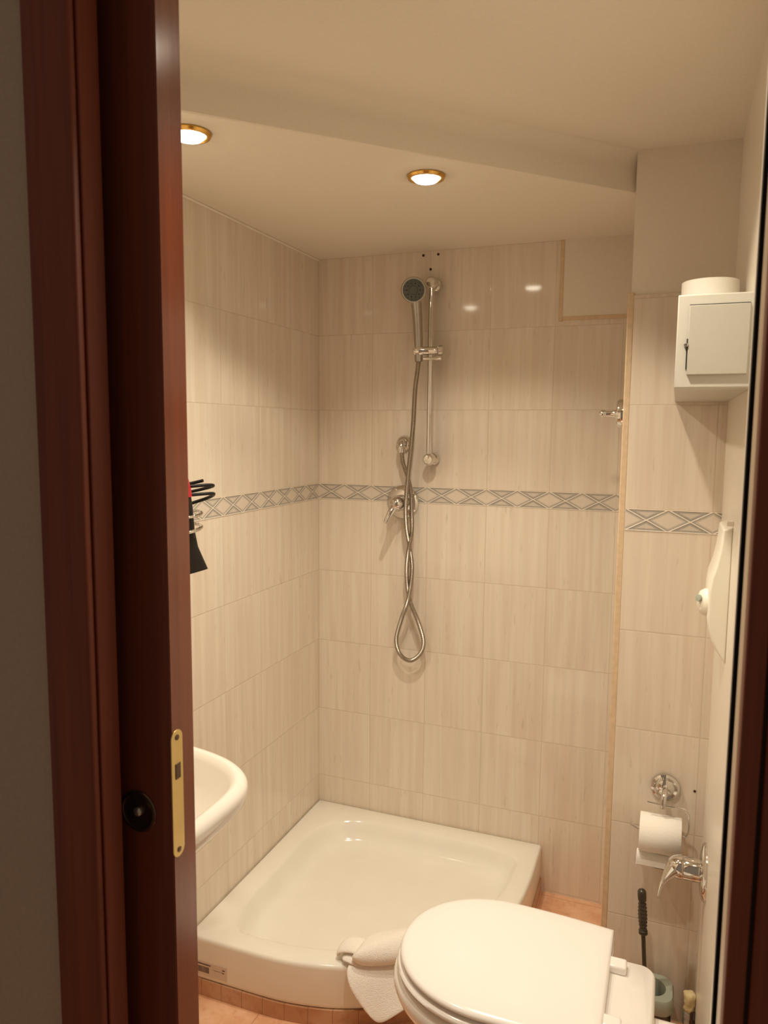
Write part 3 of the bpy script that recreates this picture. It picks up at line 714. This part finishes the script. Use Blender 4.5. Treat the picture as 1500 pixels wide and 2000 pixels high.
# ------------------------------------------------------------------ long box on the right wall, toilet roll on top
bx0, by0, by1, bz0, bz1 = 1.153, -1.03, YP, 1.584, 1.733
t = thing('wall_cabinet', (1.21, -0.73, bz0), 'narrow cream painted cabinet high in the corner by the pillar', 'cabinet')
MB().box(bx0, XR, by0, by1, bz0, bz1).build('carcass', M_['box'], t, bevel=0.002)
d_ = MB().box(bx0 + 0.018, XR - 0.010, by0 - 0.006, by0 + 0.002, bz0 + 0.021, bz1 - 0.018).build('door', M_['boxd'], t, bevel=0.001)
MB().box(bx0 + 0.0158, bx0 + 0.0178, by0 - 0.0012, by0 + 0.001, bz0 + 0.030, bz1 - 0.070).build('hinge_gap_shade', M_['inner'], t, smooth=False)  # solid dark strip painted as the shade beside the door
MB().box(bx0 + 0.012, bx0 + 0.0178, by0 - 0.008, by0, bz0 + 0.066, bz0 + 0.071).build('catch', M_['chrome'], t, bevel=0.0008)
MB().box(bx0 + 0.018, XR - 0.010, by0 - 0.0012, by0 + 0.001, bz1 - 0.0175, bz1 - 0.0160).build('top_gap_shade', M_['inner'], t, smooth=False)  # dark strip painted as the shade above the door
rb = MB(); cx_, cy_ = 1.208, -0.755
rb.lathe([(0.020, 0.0), (0.050, 0.0), (0.0515, 0.001), (0.0515, 0.066), (0.050, 0.067), (0.020, 0.067), (0.020, 0.0)], (cx_, cy_, bz1), (0, 0, 1), 64, False, False)
tag(rb.build('toilet_roll', M_['paper'], angle=50), 'spare white paper roll standing on top of the wall cabinet', 'toilet roll')

# ------------------------------------------------------------------ toilet brush
t = thing('toilet_brush', (1.160, -0.505, 0.02), 'dark toilet brush with twisted ribbed handle standing in its pot', 'brush')
a_, b_ = V((1.158, -0.505, 0.06)), V((1.134, -0.500, 0.385))
dv_ = (b_ - a_)
MB().tube([a_, a_ + dv_ * 0.64], 0.0052, 14).build('rod', M_['brush'], t)
hd_ = MB(); L_ = dv_.length
pr = []
for k in range(61):
    s = k / 60; h = 0.64 + 0.36 * s
    if s < 0.10: r = 0.0075 + 0.004 * abs(math.sin(s * 10 * PI * 2))
    elif s < 0.74: r = 0.0082 + 0.0022 * math.sin((s - 0.1) / 0.64 * PI) + 0.0011 * math.sin((s - 0.1) * 80)
    else:
        q = (s - 0.74) / 0.26; r = 0.0098 + 0.0008 * math.sin(q * PI) if q < 0.75 else 0.0100 * math.sqrt(max(0, 1 - ((q - 0.75) / 0.25) ** 2))
    pr.append((max(r, 0.0001), L_ * h))
hd_.lathe(pr, a_, dv_, 24, True, False).build('handle', M_['brush'], t, angle=80)
MB().lathe([(0.0, 0), (0.022, 0.005), (0.030, 0.02), (0.030, 0.05), (0.020, 0.07), (0.0, 0.075)], (1.160, -0.505, 0.015), (0, 0, 1), 24, False, False).build('bristles', M_['darkface'], t)
t = thing('brush_pot', (1.168, -0.505, 0), 'grey green plastic toilet brush pot with slotted brown base', 'brush holder')
pt = [rrect(1.168 - w, 1.168 + w, -0.505 - w, -0.505 + w, r, z) for w, r, z in ((0.050, 0.03, 0.100), (0.0525, 0.032, 0.104), (0.052, 0.032, 0.132), (0.049, 0.030, 0.138))]
pi_ = [[(1.168 + w * math.cos(2 * PI * (k + 0.5) / 36 ), -0.505 + w * math.sin(2 * PI * (k + 0.5) / 36), z) for k in range(36)] for w, z in ((0.034, 0.138), (0.033, 0.10), (0.033, 0.05))]
pt_ = MB(); pt_.rings(pt + pi_, False, True); pt_.build('rim', M_['holder'], t, angle=50)
pb = MB(); pb.rings([rrect(1.168 - w, 1.168 + w, -0.505 - w, -0.505 + w, 0.026, z) for w, z in ((0.045, 0.0), (0.046, 0.004), (0.043, 0.100), (0.036, 0.100), (0.038, 0.006))], True, True)
po = pb.build('base', M_['holderb'], t)
sl_ = MB()
for k in range(6):
    xx = 1.168 - 0.030 + k * 0.012; sl_.box(xx - 0.0018, xx + 0.0018, -0.5515, -0.548, 0.012, 0.088)
for k in range(6):
    yy = -0.505 - 0.030 + k * 0.012; sl_.box(1.2115, 1.2150, yy - 0.0018, yy + 0.0018, 0.012, 0.088)
sl_.build('slot_shade', M_['inner'], po, smooth=False)  # dark bars painted as the shade inside the base openings

# ------------------------------------------------------------------ taped pipe in the corner
t = thing('water_pipe', (1.2555, -0.520, 0), 'short grey water pipe capped with lumpy yellowed tape in the corner', 'pipe')
MB().tube([(1.2565, -0.520, 0.0), (1.2560, -0.520, 0.105)], 0.0085, 20).build('pipe', M_['pipe'], t)
MB().lathe([(0.0, 0.072), (0.0135, 0.074), (0.0150, 0.082), (0.0135, 0.090), (0.0160, 0.098), (0.0145, 0.108), (0.012, 0.112)], (1.2560, -0.520, 0), (0, 0, 1), 8, False, True).build('nut', M_['pipe'], t, angle=20)
lump = MB(); random.seed(5); rr_ = []
for i, (z, r) in enumerate(((0.108, 0.008), (0.112, 0.0135), (0.120, 0.0145), (0.126, 0.0125), (0.134, 0.0155), (0.144, 0.0150), (0.153, 0.0165), (0.160, 0.010))):
    rr_.append([(1.2555 + r * (1 + 0.30 * random.uniform(-1, 1)) * math.cos(2 * PI * k / 14 + 0.3 * i), -0.520 + r * (1 + 0.30 * random.uniform(-1, 1)) * math.sin(2 * PI * k / 14 + 0.3 * i), z + random.uniform(-0.005, 0.005)) for k in range(14)])
lump.rings(rr_).build('sealing_tape', M_['tape'], t, subd=1)
MB().tube([(1.262, -0.536, 0.06), (1.262, -0.534, 0.118)], 0.0036, 10).build('bleed_stub', M_['brown'], t)

# ------------------------------------------------------------------ towel draped over the tray edge
def cloth(name, grid, th, parent=None, subd=2):
    m = MB(); nu = len(grid); nv = len(grid[0])
    m.v = [tuple(p) for r in grid for p in r]
    m.f = [(i * nv + j, i * nv + j + 1, (i + 1) * nv + j + 1, (i + 1) * nv + j) for i in range(nu - 1) for j in range(nv - 1)]
    o = m.build(name, M_['towel'], parent, subd=0)
    so = o.modifiers.new('solid', 'SOLIDIFY'); so.thickness = th; so.offset = 0
    su = o.modifiers.new('sub', 'SUBSURF'); su.levels = subd; su.render_levels = subd
    return o
t = thing('towel', (0.56, -0.70, 0.165), 'white terry towel dropped over the shower tray edge beside the toilet', 'towel')
# rows run from the folded end (left) to the right; columns go from inside the tray, over the rim, and down
def trayx(x):   # front edge of the tray at x
    best = -0.80
    pts_ = [p for p in TO if p[1] < -0.1]
    b = min(pts_, key=lambda p: abs(p[0] - x)); return b[1]
puff = []
for i, (x_, yc_, zc2, ry, rz) in enumerate(((0.474, -0.728, 0.190, 0.020, 0.012), (0.478, -0.730, 0.192, 0.036, 0.021), (0.492, -0.728, 0.193, 0.045, 0.026), (0.52, -0.716, 0.194, 0.050, 0.029), (0.56, -0.692, 0.195, 0.054, 0.031), (0.61, -0.660, 0.196, 0.056, 0.032), (0.66, -0.622, 0.196, 0.055, 0.031), (0.71, -0.575, 0.192, 0.045, 0.027), (0.73, -0.555, 0.188, 0.02, 0.012))):
    ring = []
    for k in range(22):
        a = 2 * PI * k / 22
        ring.append((x_ + 0.45 * ry * math.cos(a) + 0.003 * math.sin(3 * a + i), yc_ + 0.022 + 1.35 * ry * math.cos(a), max(zc2 - 0.022, zc2 + rz * 1.15 * math.sin(a)) + 0.003 * math.sin(2 * a + i * 0.9)))
    puff.append(ring)
MB().rings(puff).build('rolled_fold', M_['towel'], t, subd=2)
def hang(cols, zs, out): pass
# hanging flap: grid given by points on and below the rim
flap = [
 [(0.468, -0.720, 0.180), (0.456, -0.745, 0.174), (0.450, -0.762, 0.168), (0.456, -0.778, 0.152), (0.474, -0.788, 0.128), (0.496, -0.788, 0.104), (0.512, -0.786, 0.088)],
 [(0.500, -0.705, 0.180), (0.486, -0.730, 0.174), (0.476, -0.752, 0.169), (0.476, -0.771, 0.152), (0.490, -0.784, 0.124), (0.512, -0.790, 0.094), (0.532, -0.792, 0.072)],
 [(0.540, -0.680, 0.180), (0.528, -0.706, 0.174), (0.518, -0.731, 0.169), (0.512, -0.753, 0.153), (0.520, -0.766, 0.122), (0.536, -0.778, 0.086), (0.552, -0.786, 0.058)],
 [(0.590, -0.648, 0.180), (0.580, -0.672, 0.174), (0.570, -0.698, 0.169), (0.564, -0.718, 0.152), (0.566, -0.738, 0.124), (0.574, -0.754, 0.096), (0.582, -0.768, 0.078)],
 [(0.640, -0.608, 0.180), (0.632, -0.632, 0.174), (0.622, -0.657, 0.169), (0.616, -0.678, 0.152), (0.614, -0.696, 0.130), (0.616, -0.712, 0.106), (0.620, -0.724, 0.090)],
 [(0.690, -0.558, 0.180), (0.684, -0.579, 0.174), (0.676, -0.602, 0.169), (0.668, -0.622, 0.152), (0.664, -0.638, 0.132), (0.664, -0.652, 0.112), (0.664, -0.662, 0.100)]]
fo = cloth('hanging_flap', flap, 0.006, t)
def tongue(name, rows, th):
    return cloth(name, rows, th, t)
tongue('folded_corner', [[(0.420, -0.704, 0.176), (0.416, -0.728, 0.174), (0.420, -0.746, 0.172)],
                         [(0.418, -0.702, 0.189), (0.412, -0.728, 0.187), (0.416, -0.748, 0.182)],
                         [(0.430, -0.700, 0.202), (0.426, -0.728, 0.201), (0.432, -0.750, 0.193)],
                         [(0.454, -0.698, 0.208), (0.452, -0.726, 0.206), (0.456, -0.748, 0.196)],
                         [(0.484, -0.692, 0.204), (0.482, -0.718, 0.201), (0.484, -0.740, 0.190)]], 0.010)
tongue('folded_layer', [[(0.428, -0.718, 0.178), (0.428, -0.738, 0.177), (0.434, -0.756, 0.174)],
                        [(0.440, -0.716, 0.188), (0.442, -0.740, 0.186), (0.448, -0.760, 0.178)],
                        [(0.462, -0.714, 0.186), (0.464, -0.740, 0.182), (0.470, -0.758, 0.172)],
                        [(0.488, -0.706, 0.180), (0.490, -0.732, 0.174), (0.494, -0.748, 0.164)]], 0.009)
